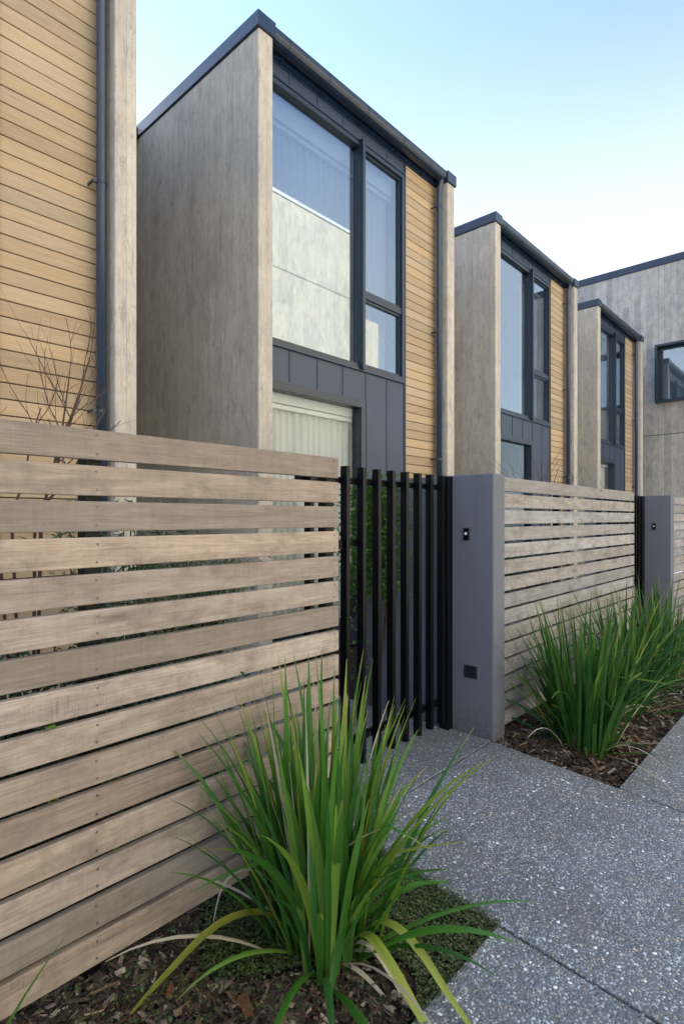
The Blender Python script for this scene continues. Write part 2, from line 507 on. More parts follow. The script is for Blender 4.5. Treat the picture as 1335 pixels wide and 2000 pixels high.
class MB:
    def __init__(self):
        self.v = []
        self.f = []
        self.along = []
        self.across = []

    def add(self, vs, fs, al=None, ac=None):
        o = len(self.v)
        self.v += [tuple(q) for q in vs]
        self.f += [tuple(i + o for i in f) for f in fs]
        self.along += al if al else [0.5] * len(vs)
        self.across += ac if ac else [0.0] * len(vs)

    def box(self, x0, x1, y0, y1, z0, z1):
        self.add([(x0, y0, z0), (x1, y0, z0), (x1, y1, z0), (x0, y1, z0), (x0, y0, z1), (x1, y0, z1), (x1, y1, z1), (x0, y1, z1)],
                 [(0, 3, 2, 1), (4, 5, 6, 7), (0, 1, 5, 4), (1, 2, 6, 5), (2, 3, 7, 6), (3, 0, 4, 7)])

    def tube(self, pts, radii, n=6, cap=True):
        pts = [Vector(p) for p in pts]
        rings = []
        vs = []
        fs = []
        d0 = (pts[1] - pts[0]).normalized()
        up = Vector((0, 0, 1)) if abs(d0.z) < 0.9 else Vector((1, 0, 0))
        for i, p in enumerate(pts):
            d = (pts[min(i + 1, len(pts) - 1)] - pts[max(i - 1, 0)]).normalized()
            a = d.cross(up)
            if a.length < 1e-4:
                a = d.cross(Vector((0, 1, 0)))
            a.normalize()
            b = d.cross(a).normalized()
            for j in range(n):
                t = 2 * math.pi * j / n
                vs.append(p + (a * math.cos(t) + b * math.sin(t)) * radii[i])
        for i in range(len(pts) - 1):
            for j in range(n):
                k2 = (j + 1) % n
                fs.append((i * n + j, i * n + k2, (i + 1) * n + k2, (i + 1) * n + j))
        if cap:
            fs.append(tuple(range(n))[::-1])
            fs.append(tuple((len(pts) - 1) * n + j for j in range(n)))
        self.add(vs, fs)

    def mesh(self, name='mesh', attrs=False, sm=False):
        me = bpy.data.meshes.new(name)
        me.from_pydata(self.v, [], self.f)
        if attrs:
            for nm, dat in (('along', self.along), ('across', self.across)):
                a = me.attributes.new(nm, 'FLOAT', 'POINT')
                a.data.foreach_set('value', dat)
        me.update()
        if sm:
            smooth(me)
        return me

    def build(self, name, m, parent=None, loc=(0, 0, 0), attrs=False, sm=False):
        return link(name, self.mesh(name, attrs, sm), m, parent, loc)


def bevel_mesh(me, wd, seg=1):
    bm = bmesh.new()
    bm.from_mesh(me)
    bmesh.ops.bevel(bm, geom=bm.edges[:] + bm.verts[:], offset=wd, segments=seg, affect='EDGES', profile=0.5)
    bm.to_mesh(me)
    bm.free()
    return me


def box(name, x0, x1, y0, y1, z0, z1, m, parent=None, bev=0.0, seg=1):
    b = MB()
    b.box(x0, x1, y0, y1, z0, z1)
    me = b.mesh(name)
    if bev:
        bevel_mesh(me, bev, seg)
    return link(name, me, m, parent)


# ------------------------------------------------------------------ ground
P = 4.93                     # house spacing along the lane
BED_Y = 1.02                 # kerb line between planting beds and footpath
FENCE_Y = 1.83


def gz(y):
    return 0.0 if y >= 1.81 else -0.075 * (1.81 - y)


b = MB()
b.add([(-900, -900, -0.42), (900, -900, -0.42), (900, 900, -0.42), (-900, 900, -0.42)], [(0, 1, 2, 3)])
tag(b.build('ground', M['ground']), kind='structure')
box('road', -60, 90, -4.2, -1.0, -0.41, -0.33, M['asphalt'])['kind'] = 'structure'
box('kerb', -60, 90, -1.0, -0.85, -0.41, -0.205, M['concrete_far'], None, 0.012)['kind'] = 'structure'
box('opposite_pavement', -60, 90, -5.2, -4.2, -0.41, -0.22, M['concrete_far'])['kind'] = 'structure'

# pavement: joint bedding with the cast slabs as parts
b = MB()
b.add([(-12, -0.84, gz(-0.84) - 0.03), (30, -0.84, gz(-0.84) - 0.03), (30, 1.0, gz(1.0) - 0.03), (-12, 1.0, gz(1.0) - 0.03)], [(0, 1, 2, 3)])
for i in range(-2, 4):
    x = P * i
    b.add([(1.97 + x, 1.0, gz(1.0) - 0.03), (3.49 + x, 1.0, gz(1.0) - 0.03), (3.49 + x, 1.81, -0.03), (1.97 + x, 1.81, -0.03)], [(0, 1, 2, 3)])
    b.add([(1.97 + x, 1.81, -0.03), (3.49 + x, 1.81, -0.03), (3.49 + x, 4.5, -0.03), (1.97 + x, 4.5, -0.03)], [(0, 1, 2, 3)])
pave = tag(b.build('pavement', M['joint']), kind='structure')


def slab(x0, x1, y0, y1, j=0.006):
    b = MB()
    x0 += j; x1 -= j; y0 += j; y1 -= j
    t = 0.11
    b.add([(x0, y0, gz(y0) - t), (x1, y0, gz(y0) - t), (x1, y1, gz(y1) - t), (x0, y1, gz(y1) - t),
           (x0, y0, gz(y0)), (x1, y0, gz(y0)), (x1, y1, gz(y1)), (x0, y1, gz(y1))],
          [(0, 3, 2, 1), (4, 5, 6, 7), (0, 1, 5, 4), (1, 2, 6, 5), (2, 3, 7, 6), (3, 0, 4, 7)])
    me = bevel_mesh(b.mesh('slab'), 0.006, 2)
    return link('slab', me, M['aggregate'], pave)


for i in range(-1, 4):
    x = P * i
    slab(1.99 + x, 3.47 + x, -0.84, 1.81)                 # crosses the footpath up to the gate line
    slab(1.99 + x, 3.482 + x, 1.81, 4.5)                   # inside the gate
    slab(3.47 + x, 1.99 + P + x, -0.84, BED_Y)            # footpath in front of a bed
slab(-4.0, 1.99 - P, -0.84, BED_Y)


def soil_patch(name, x0, x1, y0, y1, z0f, amp, m, nx=60, ny=20):
    b = MB()
    vs = []
    fs = []
    for j in range(ny + 1):
        for i in range(nx + 1):
            x = x0 + (x1 - x0) * i / nx
            y = y0 + (y1 - y0) * j / ny
            z = z0f(y) + amp * (math.sin(x * 7.1 + y * 3) * 0.4 + math.sin(x * 17 + 1.3) * math.sin(y * 13) * 0.5 + random.uniform(-0.4, 0.4))
            vs.append((x, y, z))
    for j in range(ny):
        for i in range(nx):
            a = j * (nx + 1) + i
            fs.append((a, a + 1, a + nx + 2, a + nx + 1))
    b.add(vs, fs)
    o = b.build(name, m, sm=True)
    return tag(o, kind='structure')


def bed_z(y):
    return gz(y) - 0.045 + 0.012 * (y - BED_Y)


for i in range(-1, 3):
    soil_patch('planting_bed', 3.46 + P * i, 2.0 + P * (i + 1), BED_Y - 0.02, 1.95, bed_z, 0.008, M['soil'], 90, 24)
    soil_patch('garden_soil', 3.6 + P * i, 1.99 + P * (i + 1), 1.95, 4.56, lambda y: -0.05, 0.012, M['soil'], 40, 30)

# ------------------------------------------------------------------ townhouses
HX, HY = 3.53, 4.35
HW = 3.66
FIN = 0.186
YW = 0.20                   # facade plane behind the concrete edge
ZC = 6.36                   # top of concrete

house = thing('townhouse', 'nearest complete townhouse, its tall curtained window and glazed door above the slatted black gate', 'townhouse', (HX, HY, 0), 'townhouses in a row along the lane')
for x0 in (0.0, HW - FIN):
    box('side_wall', x0, x0 + FIN, 0, 8.0, -0.3, ZC, M['concrete'], house, 0.014, 3)
    cap = box('wall_cap', x0 - 0.022, x0 + FIN + 0.022, -0.022, 8.02, ZC + 0.002, ZC + 0.155, M['dark_metal'], house, 0.004)
b = MB()
b.box(FIN + 0.03, HW - FIN - 0.03, 0.19, 7.9, ZC - 0.02, ZC + 0.10)
b.build('roof', M['dark_metal'], house)
box('fascia', FIN + 0.026, HW - FIN - 0.026, 0.162, 0.185, ZC + 0.03, ZC + 0.145, M['dark_metal'], house)
box('soffit', FIN + 0.002, HW - FIN - 0.002, 0.165, 0.40, ZC + 0.0, ZC + 0.028, M['dark_metal'], house)
# structure behind the cladding
b = MB()
b.box(FIN, HW - FIN, YW + 0.09, YW + 0.16, 3.02, 3.36)            # between the openings
b.box(FIN, HW - FIN, YW + 0.09, YW + 0.16, 6.19, ZC - 0.03)
b.box(2.70, HW - FIN, YW + 0.035, YW + 0.16, -0.25, ZC - 0.03)
b.box(1.86, 2.70, YW + 0.06, YW + 0.16, -0.25, 3.36)
b.build('facade_backing', M['void'], house)
box('rear_wall', FIN, HW - FIN, 7.7, 7.9, -0.2, ZC - 0.03, M['interior'], house)
box('upper_floor', FIN, HW - FIN, YW + 0.165, 7.7, 3.02, 3.30, M['interior'], house)
box('ground_floor', FIN, HW - FIN, YW + 0.10, 7.7, -0.2, 0.17, M['floor_in'], house)
box('ceiling', FIN, HW - FIN, YW + 0.165, 7.7, 6.17, 6.30, M['interior'], house)
box('inner_wall', FIN + 0.002, FIN + 0.03, YW + 0.30, 7.69, 0.18, 6.16, M['interior'], house)

# gutter: half round with rolled lip
b = MB()
rr = 0.078
cy, cz = 0.078, ZC + 0.128
prof = [(0.0, ZC + 0.142), (0.0, ZC + 0.128), (-0.004, ZC + 0.126), (-0.004, ZC + 0.085)]
for i in range(9):
    a = math.pi * i / 8
    prof.append((cy - (rr + 0.004) * math.cos(a), ZC + 0.085 - 0.070 * math.sin(a)))
prof.append((2 * cy + 0.002, ZC + 0.142))
inn = [(y + (0.004 if y < cy else -0.004), z if z > ZC + 0.12 else z + 0.004) for (y, z) in prof][::-1]
loop = prof + inn
xa, xb = FIN + 0.024, HW - FIN - 0.024
vs = [(xa, y, z) for y, z in loop] + [(xb, y, z) for y, z in loop]
n = len(loop)
fs = [(i, (i + 1) % n, n + (i + 1) % n, n + i) for i in range(n)]
b.add(vs, fs)
hp = len(prof)
for xx, flip in ((xa, 0), (xb, 1)):
    vs = [(xx, y, z) for y, z in prof]
    f = tuple(range(hp))
    b.add(vs, [f if flip else f[::-1]])
gut = b.build('gutter', M['frame'], house)
for gx in (0.42, 1.03, 1.70, 2.42, 3.05):
    b = MB()
    vs = []
    ring = [(y - 0.005, z - (0.004 if z < ZC + 0.08 else 0.0)) for y, z in prof[2:-2]]
    for xx in (gx, gx + 0.024):
        vs += [(xx, y, z) for y, z in ring]
    nr = len(ring)
    b.add(vs, [(i, i + 1, nr + i + 1, nr + i) for i in range(nr - 1)])
    b.box(gx + 0.006, gx + 0.018, cy + rr * 0.5, YW - 0.010, ZC - 0.012, ZC + 0.006)
    b.build('bracket', M['frame'], gut)
# standing seam panels
seams = [FIN + 0.004, 0.600, 1.030, 1.460, 1.888, 2.316, 2.690]


def panel(x0, x1, z0, z1, nm='panel'):
    b = MB()
    b.box(x0 + 0.005, x1 - 0.005, YW, YW + 0.03, z0, z1)
    # folded upright edge beside the seam
    b.box(x1 - 0.016, x1 - 0.005, YW - 0.008, YW - 0.0005, z0, z1)
    return b.build(nm, M['panel'], house)


for i in range(6):
    panel(seams[i], seams[i + 1], 6.200, 6.42)
for i in range(4):
    panel(seams[i], seams[i + 1], 2.975, 3.352)
for i in (4, 5):
    panel(seams[i], seams[i + 1], -0.02, 3.352)
b = MB()
b.box(1.842, 1.886, YW + 0.004, YW + 0.03, -0.02, 2.972)
b.build('corner_trim', M['panel'], house)
box('head_flashing', FIN + 0.004, 2.69, YW - 0.022, YW + 0.03, 6.178, 6.197, M['dark_metal'], house)
box('door_flashing', FIN + 0.004, 1.842, YW - 0.022, YW + 0.03, 2.952, 2.972, M['dark_metal'], house)
box('end_trim', 2.692, 2.712, YW - 0.014, YW + 0.03, -0.02, 6.42, M['dark_metal'], house)
# timber boards
bme = MB()
bme.box(0, HW - FIN - 2.714 - 0.004, 0, 0.022, 0, 0.1115)
board_me = bevel_mesh(bme.mesh('cladding_board'), 0.003)
nb = 54
for i in range(nb):
    link('cladding_board', board_me, M['cladding'], house, (2.714, YW + 0.004 + random.uniform(0, 0.002), -0.02 + i * 0.1195))


# windows
def frame_rect(name, x0, x1, z0, z1, wd, y0, y1, parent, sill=0.0):
    b = MB()
    b.box(x0, x0 + wd, y0, y1, z0, z1)
    b.box(x1 - wd, x1, y0, y1, z0, z1)
    b.box(x0 + wd, x1 - wd, y0, y1, z1 - wd, z1)
    b.box(x0 + wd, x1 - wd, y0, y1, z0, z0 + wd + sill)
    return b.build(name, M['frame'], parent)


win = frame_rect('window', FIN + 0.004, 2.688, 3.358, 6.174, 0.055, YW - 0.012, YW + 0.10, house)
XM0, XM1 = 1.752, 1.797
b = MB()
b.box(XM0, XM1, YW - 0.065, YW + 0.099, 3.345, 6.20)
b.build('mullion', M['frame'], win)
box('transom', XM1 + 0.001, 2.632, YW + 0.0, YW + 0.095, 4.265, 4.345, M['frame'], win)
b = MB()
for (zz0, zz1) in ((3.414, 4.264), (4.346, 6.118)):
    b.box(XM1 + 0.001, XM1 + 0.030, YW + 0.02, YW + 0.08, zz0, zz1)
    b.box(2.602, 2.632, YW + 0.02, YW + 0.08, zz0, zz1)
    b.box(XM1 + 0.031, 2.601, YW + 0.02, YW + 0.08, zz0, zz0 + 0.03)
    b.box(XM1 + 0.031, 2.601, YW + 0.02, YW + 0.08, zz1 - 0.03, zz1)
b.build('sash', M['frame'], win)
for (a, c_, z0, z1) in ((FIN + 0.06, XM0 - 0.001, 3.414, 6.118), (XM1 + 0.025, 2.606, 3.438, 4.240), (XM1 + 0.025, 2.606, 4.372, 6.094)):
    box('pane', a, c_, YW + 0.045, YW + 0.051, z0, z1, M['glass'], win)
box('sill_flashing', FIN + 0.005, 2.688, YW - 0.03, YW + 0.0, 3.330, 3.352, M['dark_metal'], win)
door = frame_rect('glazed_door', FIN + 0.004, 1.838, 0.175, 2.948, 0.075, YW - 0.03, YW + 0.10, house, 0.03)
box('pane', FIN + 0.08, 1.762, YW + 0.045, YW + 0.051, 0.281, 2.872, M['glass_clear'], door)
box('threshold', FIN + 0.005, 1.838, YW - 0.10, YW + 0.06, -0.02, 0.172, M['frame'], door)

# downpipe
b = MB()
px_, py_ = HW - FIN - 0.060, 0.105
b.tube([(px_, py_ - 0.035, ZC + 0.07), (px_, py_ - 0.03, ZC - 0.01), (px_, py_, ZC - 0.10), (px_, py_, 0.0)], [0.04] * 4, 14)
pipe = b.build('downpipe', M['pipe'], house, sm=True)
for bz in (5.98, 4.17, 2.34, 0.55):
    b = MB()
    b.tube([(px_, py_, bz), (px_, py_, bz + 0.028)], [0.0445, 0.0445], 14)
    b.box(px_ - 0.072, px_ - 0.040, py_ - 0.008, py_ + 0.012, bz + 0.002, bz + 0.026)
    b.box(px_ - 0.072, px_ - 0.060, py_ + 0.012, YW + 0.003, bz + 0.004, bz + 0.024)
    b.build('bracket', M['dark_metal'], pipe)
box('link_wall', -(P - HW) + 0.004, -0.004, 2.50, 2.62, -0.3, ZC + 0.12, M['void'], house)
box('link_gutter', -(P - HW) + 0.03, -0.03, 2.36, 2.495, ZC - 0.03, ZC + 0.09, M['dark_metal'], house)

labels = {
    -1: 'townhouse cut off at the left photo edge, showing only boards, downpipe and concrete edge',
    1: 'middle townhouse whose tall window mirrors plain blue sky, behind the second fence',
    2: 'smallest and farthest townhouse of the row, in front of the tall concrete block',
}
for i, lab in labels.items():
    h = copy_tree(house)
    h.location = (HX + P * i, HY, 0)
    h['label'] = lab


# curtains hang inside: things of their own
def curtain(x0, x1, y, z0, z1, folds, amp, label, i=0, cat='curtain'):
    b = MB()
    nx = folds * 10
    nz = 14
    vs = []
    al = []
    ph = [random.uniform(-0.5, 0.5) for _ in range(folds + 2)]
    am = [random.uniform(0.55, 1.25) for _ in range(folds + 2)]
    for j in range(nz + 1):
        t = j / nz
        for q in range(nx + 1):
            u = q / nx
            fpos = u * folds
            k0 = int(min(fpos, folds - 1e-6))
            fr_ = fpos - k0
            pp = ph[k0] * (1 - fr_) + ph[k0 + 1] * fr_
            aa = am[k0] * (1 - fr_) + am[k0 + 1] * fr_
            s_ = math.sin(2 * math.pi * fpos + pp * 2 + 0.35 * math.sin(3 * t + k0))
            vs.append((x0 + (x1 - x0) * u + 0.010 * math.sin(2 * t + 5 * u), y + amp * aa * s_ * (0.75 + 0.25 * (1 - t)), z0 + (z1 - z0) * t))
    fs = [(j * (nx + 1) + q, j * (nx + 1) + q + 1, (j + 1) * (nx + 1) + q + 1, (j + 1) * (nx + 1) + q) for j in range(nz) for q in range(nx)]
    b.add(vs, fs)
    root = thing('curtain', label, cat, (HX + P * i, HY, 0), 'sheer curtains behind the townhouse glazing')
    b.build('cloth', M['curtain'], root, sm=True)
    box('curtain_track', x0 - 0.03, x1 + 0.03, y - 0.07, y + 0.06, z1 + 0.002, z1 + 0.05, M['soffit'], root)
    return root


curtain(FIN + 0.03, 2.62, YW + 0.27, 3.32, 5.86, 21, 0.030, 'long sheer white curtain behind the tall upper window of the nearest townhouse')
curtain(FIN + 0.03, 1.80, YW + 0.26, 0.20, 2.72, 15, 0.030, 'floor-length sheer white curtain behind the glazed door beyond the gate')
curtain(FIN + 0.03, 2.62, YW + 0.22, 3.32, 6.05, 19, 0.026, 'pale curtain filling the upper window of the farthest townhouse', 2)
curtain(FIN + 0.03, 1.76, YW + 0.22, 0.20, 2.80, 13, 0.026, 'white curtain behind the door of the farthest townhouse', 2)
curtain(1.85, 2.62, YW + 0.24, 3.32, 5.95, 6, 0.028, 'narrow grey curtain drawn to the right side of the middle townhouse window', 1)
for q, (x0, x1, z0, z1, lab) in enumerate(((FIN + 0.03, 2.63, 5.92, 6.165, 'white pelmet box above the upper curtain of the nearest townhouse'),
                                          (FIN + 0.03, 1.83, 2.78, 3.01, 'white pelmet box above the door curtain beyond the gate'))):
    o = box('pelmet', x0, x1, YW + 0.17, YW + 0.36, z0, z1, M['soffit'])
    o.location = (HX, HY, 0)
    tag(o, lab, 'pelmet', 'pelmets above the curtains')

# ------------------------------------------------------------------ tall concrete block at the right
blk = thing('apartment_block', 'tall grey board-marked concrete block closing the row at the right edge', 'building', (18.4, 3.0, 0))
BX = 0.0
wy0, wy1, wz0, wz1 = -0.75, 1.33, 4.86, 6.54
b = MB()
b.box(0, 9, -2.2, wy0, -0.4, 8.9)
b.box(0, 9, wy1, 11, -0.4, 8.9)
b.box(0, 9, wy0, wy1, -0.4, wz0)
b.box(0, 9, wy0, wy1, wz1, 8.9)
me = b.mesh('wall')
bm = bmesh.new(); bm.from_mesh(me); bmesh.ops.remove_doubles(bm, verts=bm.verts, dist=1e-4); bm.to_mesh(me); bm.free()
link('wall', me, M['concrete_far'], blk)
box('roof_cap', -0.04, 9.04, -2.24, 11.04, 8.905, 9.11, M['dark_metal'], blk, 0.004)
b = MB()
b.box(-0.005, -0.0005, -2.19, 10.9, 3.935, 3.950)
b.build('day_joint', M['joint'], blk)
bw = MB()
bw.box(-0.22, 0.30, wy1 - 0.06, wy1 + 0.0, wz0, wz1)
bw.box(-0.22, 0.30, wy0, wy0 + 0.06, wz0, wz1)
bw.box(-0.22, 0.30, wy0 + 0.06, wy1 - 0.06, wz1 - 0.06, wz1)
bw.box(-0.22, 0.30, wy0 + 0.06, wy1 - 0.06, wz0, wz0 + 0.06)
hood = bw.build('window', M['frame'], blk)
b = MB()
b.box(0.02, 0.09, wy1 - 0.16, wy1 - 0.061, wz0 + 0.061, wz1 - 0.061)
b.box(0.02, 0.09, wy0 + 0.061, wy0 + 0.16, wz0 + 0.061, wz1 - 0.061)
b.box(0.02, 0.09, wy0 + 0.16, wy1 - 0.16, wz0 + 0.061, wz0 + 0.11)
b.box(0.02, 0.09, wy0 + 0.16, wy1 - 0.16, wz1 - 0.11, wz1 - 0.061)
b.build('sash', M['frame'], hood)
box('pane', 0.05, 0.056, wy0 + 0.16, wy1 - 0.16, wz0 + 0.11, wz1 - 0.11, M['glass'], hood)
box('room_lining', 0.9, 0.92, wy0 - 0.3, wy1 + 0.3, wz0 - 0.5, wz1 + 0.3, M['interior'], blk)
bl = thing('blind', 'white horizontal blind behind the black framed window of the concrete block', 'blind', (18.4, 3.0, 0))
b = MB()
zz = wz0 + 0.12
while zz < wz1 - 0.12:
    b.add([(0.105, wy0 + 0.17, zz), (0.105, wy1 - 0.17, zz), (0.130, wy1 - 0.17, zz + 0.034), (0.130, wy0 + 0.17, zz + 0.034),
           (0.108, wy0 + 0.17, zz - 0.003), (0.108, wy1 - 0.17, zz - 0.003), (0.133, wy1 - 0.17, zz + 0.031), (0.133, wy0 + 0.17, zz + 0.031)],
          [(0, 1, 2, 3), (4, 7, 6, 5), (0, 4, 5, 1), (2, 6, 7, 3)])
    zz += 0.036
tag(b.build('slats', M['blind'], bl), kind='stuff')
box('headrail', 0.10, 0.14, wy0 + 0.165, wy1 - 0.165, wz1 - 0.118, wz1 - 0.085, M['soffit'], bl)

# ------------------------------------------------------------------ buildings across the lane (seen mirrored in the glass)
YO = -4.6


def opposite(x0, x1, h, label, m, step=None):
    o = thing('apartment_block', label, 'building', (x0, YO, 0))
    L = x1 - x0
    box('wall', 0, L, -9, 0, -0.4, h, m, o)
    box('roof_cap', -0.03, L + 0.03, -9.03, 0.03, h + 0.002, h + 0.11, M['concrete_far'], o)
    b = MB()
    for zj in (3.2, 6.4, 9.6):
        if zj < h - 0.5:
            b.box(0.01, L - 0.01, 0.0005, 0.006, zj, zj + 0.02)
    b.build('day_joint', M['joint'], o)
    if step:
        box('low_wing', L + 0.002, L + step[0], -8.8, -0.2, -0.4, step[1], m, o)
    return o


opposite(-3.0, 15.9, 12.0, 'sunlit pale concrete block across the lane mirrored in the nearest tall window', M['concrete_warm'], (1.5, 9.2))

# ------------------------------------------------------------------ pillars / dividing walls
pil = thing('pillar', 'blue-grey rendered pillar right of the black gate, with doorbell and step light', 'pillar', (3.49, 1.81, 0), 'rendered pillars beside the gates')
b = MB()
b.box(0, 0.17, 0, 1.12, -0.3, 1.805)
link('wall', bevel_mesh(b.mesh('wall'), 0.008, 2), M['plaster'], pil)
bell = box('doorbell', -0.014, -0.0005, 0.180, 0.224, 1.345, 1.430, M['gate_black'], pil, 0.003)
b = MB()
b.tube([(-0.0155, 0.202, 1.392), (-0.021, 0.202, 1.392)], [0.0105, 0.009], 16)
b.build('button', M['white_plastic'], bell)
b = MB()
y0, y1, z0, z1 = 0.122, 0.222, 0.385, 0.472
b.box(-0.006, -0.0005, y0, y1, z1 - 0.012, z1)
b.box(-0.006, -0.0005, y0, y1, z0, z0 + 0.012)
b.box(-0.006, -0.0005, y0, y0 + 0.012, z0 + 0.012, z1 - 0.012)
b.box(-0.006, -0.0005, y1 - 0.012, y1, z0 + 0.012, z1 - 0.012)
sl = b.build('step_light', M['frame'], pil)
box('lens', -0.0025, -0.0005, y0 + 0.0125, y1 - 0.0125, z0 + 0.0125, z1 - 0.0125, M['lens'], sl)
p2 = copy_tree(pil)
p2.location.x += P
p2['label'] = 'smaller-looking rendered pillar at the far end of the second fence, beside the closed dark gate'
p3 = copy_tree(pil)
p3.location.x -= P
for q in list(p3.children_recursive) + [p3]:
    bpy.data.objects.remove(q)

# ------------------------------------------------------------------ gates
gate = thing('gate', 'black slatted steel gate between the wide timber fence and the rendered pillar', 'gate', (2.0, 2.145, 0), 'black slatted gates')
bmb = MB()
bmb.box(-0.001, 0.029, -0.025, 0.025, 0, 1.735)
bar_me = bevel_mesh(bmb.mesh('bar'), 0.002)
for i in range(-2, 8):
    link('bar', bar_me, M['gate_black'], gate, (0.354 + 0.1427 * i, 0, 0.062))
box('rail', 0.03, 1.44, 0.0255, 0.06, 1.700, 1.736, M['gate_black'], gate, 0.002)
box('rail', 0.03, 1.44, 0.0255, 0.06, 0.175, 0.215, M['gate_black'], gate, 0.002)
b = MB()
b.box(0.335, 0.50, 0.0255, 0.045, 1.335, 1.375)
b.box(0.318, 0.334, -0.006, 0.044, 1.325, 1.372)
b.build('latch', M['gate_black'], gate)
box('post', 1.425, 1.488, -0.02, 0.055, -0.02, 1.797, M['gate_black'], gate, 0.002)
g2 = copy_tree(gate)
g2.location.x += P
g2['label'] = 'dark gate seen almost edge-on between the second timber fence and the far pillar'

# ------------------------------------------------------------------ fences
NS, SH, SP, SB = 15, 0.0985, 0.1182, 0.0375


def slat_mesh(L):
    b = MB()
    b.box(0, L, 0, 0.028, 0, SH)
    return bevel_mesh(b.mesh('slat'), 0.0035, 2)


def fence(x0, x1, posts, label, m, post_m='gate_black'):
    f = thing('slat_fence', label, 'fence', (x0, FENCE_Y, 0), 'horizontal timber slat fences along the footpath')
    me = slat_mesh(x1 - x0)
    zs = []
    for i in range(NS):
        z = SB + i * SP + random.uniform(-0.0015, 0.0015)
        o = link('slat', me, M[m], f, (0, random.uniform(-0.001, 0.001), z))
        o.rotation_euler = (random.uniform(-0.006, 0.006), random.uniform(-0.0005, 0.0005), 0)
        zs.append(z)
    for xp in posts:
        box('post', xp - x0 - 0.027, xp - x0 + 0.027, 0.032, 0.086, -0.1, 1.76, M[post_m], f, 0.002)
    b = MB()
    for xp in posts:
        for z in zs:
            for dz in (0.020, SH - 0.020):
                c = Vector((xp - x0 + random.uniform(-0.003, 0.003), -0.0012, z + dz + random.uniform(-0.003, 0.003)))
                b.tube([c + Vector((0, 0.006, 0)), c], [0.0050, 0.0044], 8)
    tag(b.build('screws', M['screw'], f), kind='stuff')
    return f


fence(-1.27, 1.975, (-0.30, 0.812, 1.945), 'wide brown timber slat fence filling the left foreground, left of the gate', 'fence_wood')
fence(3.67, 6.83, (3.72, 4.78, 5.86, 6.79), 'silvery timber slat fence between the two rendered pillars', 'fence_wood_grey')
fence(8.60, 11.76, (8.65, 9.71, 10.79, 11.72), 'slice of timber slat fence right of the far pillar at the photo edge', 'fence_wood_grey')


# ------------------------------------------------------------------ strap-leaved clumps
def blade(base, az, length, lean0, lean1, width, twist=0.0, sway=0.0, nseg=9, kink=None, curl=1.6):
    """a folded strap leaf as a mesh; returns MB"""
    b = MB()
    d = Vector((math.cos(az), math.sin(az), 0))
    side0 = Vector((-math.sin(az), math.cos(az), 0))
    p = Vector(base)
    vs = []
    al = []
    ac = []
    ds = length / nseg
    for i in range(nseg + 1):
        t = i / nseg
        lean = lean0 + (lean1 - lean0) * t ** curl
        if kink and t > kink[0]:
            lean = lean + kink[1]
        tang = d * math.sin(lean) + Vector((0, 0, 1)) * math.cos(lean) + side0 * sway * t
        tang.normalize()
        nrm = tang.cross(side0).normalized()
        a = twist * t
        side = (side0 * math.cos(a) + nrm * math.sin(a)).normalized()
        side = (side - tang * side.dot(tang)).normalized()
        up = side.cross(tang).normalized()
        if i:
            p = p + tang * ds
        wprof = (0.62 + 0.38 * min(1, t / 0.35)) if t < 0.35 else (1.0 - ((t - 0.35) / 0.65) ** 2.1)
        wv = max(0.0008, width * 0.5 * wprof)
        fold = (0.42 - 0.25 * t) * wv
        vs += [p + side * wv + up * fold, p - up * fold * 0.25, p - side * wv + up * fold]
        al += [t] * 3
        ac += [-1.0, 0.0, 1.0]
    fs = []
    for i in range(nseg):
        for j in (0, 1):
            q = i * 3 + j
            fs.append((q, q + 1, q + 4, q + 3))
    b.add(vs, fs, al, ac)
    return b


def clump(x, y, z, n, hgt, spread, label, seed, main='blade', wd=0.030, yellow=0.12, dry=0.05, extra=None, rad=0.11):
    rs = random.Random(seed)
    root = thing('flax_plant', label, 'plant', (x, y, z), 'strap-leaved clumps in the planting beds')
    for i in range(n):
        q = rs.random()
        az = rs.uniform(0, 2 * math.pi)
        u = (i / n)
        r0 = rad * math.sqrt(rs.random())
        base = (r0 * math.cos(az + rs.uniform(-0.7, 0.7)), r0 * math.sin(az + rs.uniform(-0.7, 0.7)), -0.02)
        if u < 0.52:                      # upright inner leaves
            l0 = rs.uniform(0.01, 0.20)
            l1 = l0 + rs.uniform(0.0, 0.28)
            L = hgt * rs.uniform(0.72, 1.08)
        elif u < 0.90:                    # outer leaning
            l0 = rs.uniform(0.14, 0.40)
            l1 = l0 + rs.uniform(0.1, 0.75)
            L = hgt * rs.uniform(0.6, 1.0)
        else:                             # drooping skirt
            l0 = rs.uniform(0.5, 0.95)
            l1 = rs.uniform(1.5, 2.0)
            L = hgt * rs.uniform(0.45, 0.8)
        l0 *= spread
        l1 = l1 * spread if u < 0.9 else l1
        mat = main
        v = rs.random()
        if u >= 0.9 and v < 0.35:
            mat = 'blade_dry'
        elif v < dry:
            mat = 'blade_dry'
        elif v < dry + yellow:
            mat = 'blade_yellow'
        wv = wd * rs.uniform(0.62, 1.15) * (0.5 if mat == 'blade_dry' else 1)
        kink = (rs.uniform(0.5, 0.8), rs.uniform(0.4, 1.3)) if rs.random() < 0.06 else None
        b = blade(base, az, L, l0, l1, wv, rs.uniform(-0.7, 0.7), rs.uniform(-0.12, 0.12), 9, kink)
        b.build('leaf', M[mat], root, attrs=True, sm=True)
    for e in (extra or []):
        b = blade(*e[:-1]) if not isinstance(e[-2], dict) else blade(*e[:-2], **e[-2])
        b.build('leaf', M[e[-1]], root, attrs=True, sm=True)
    return root


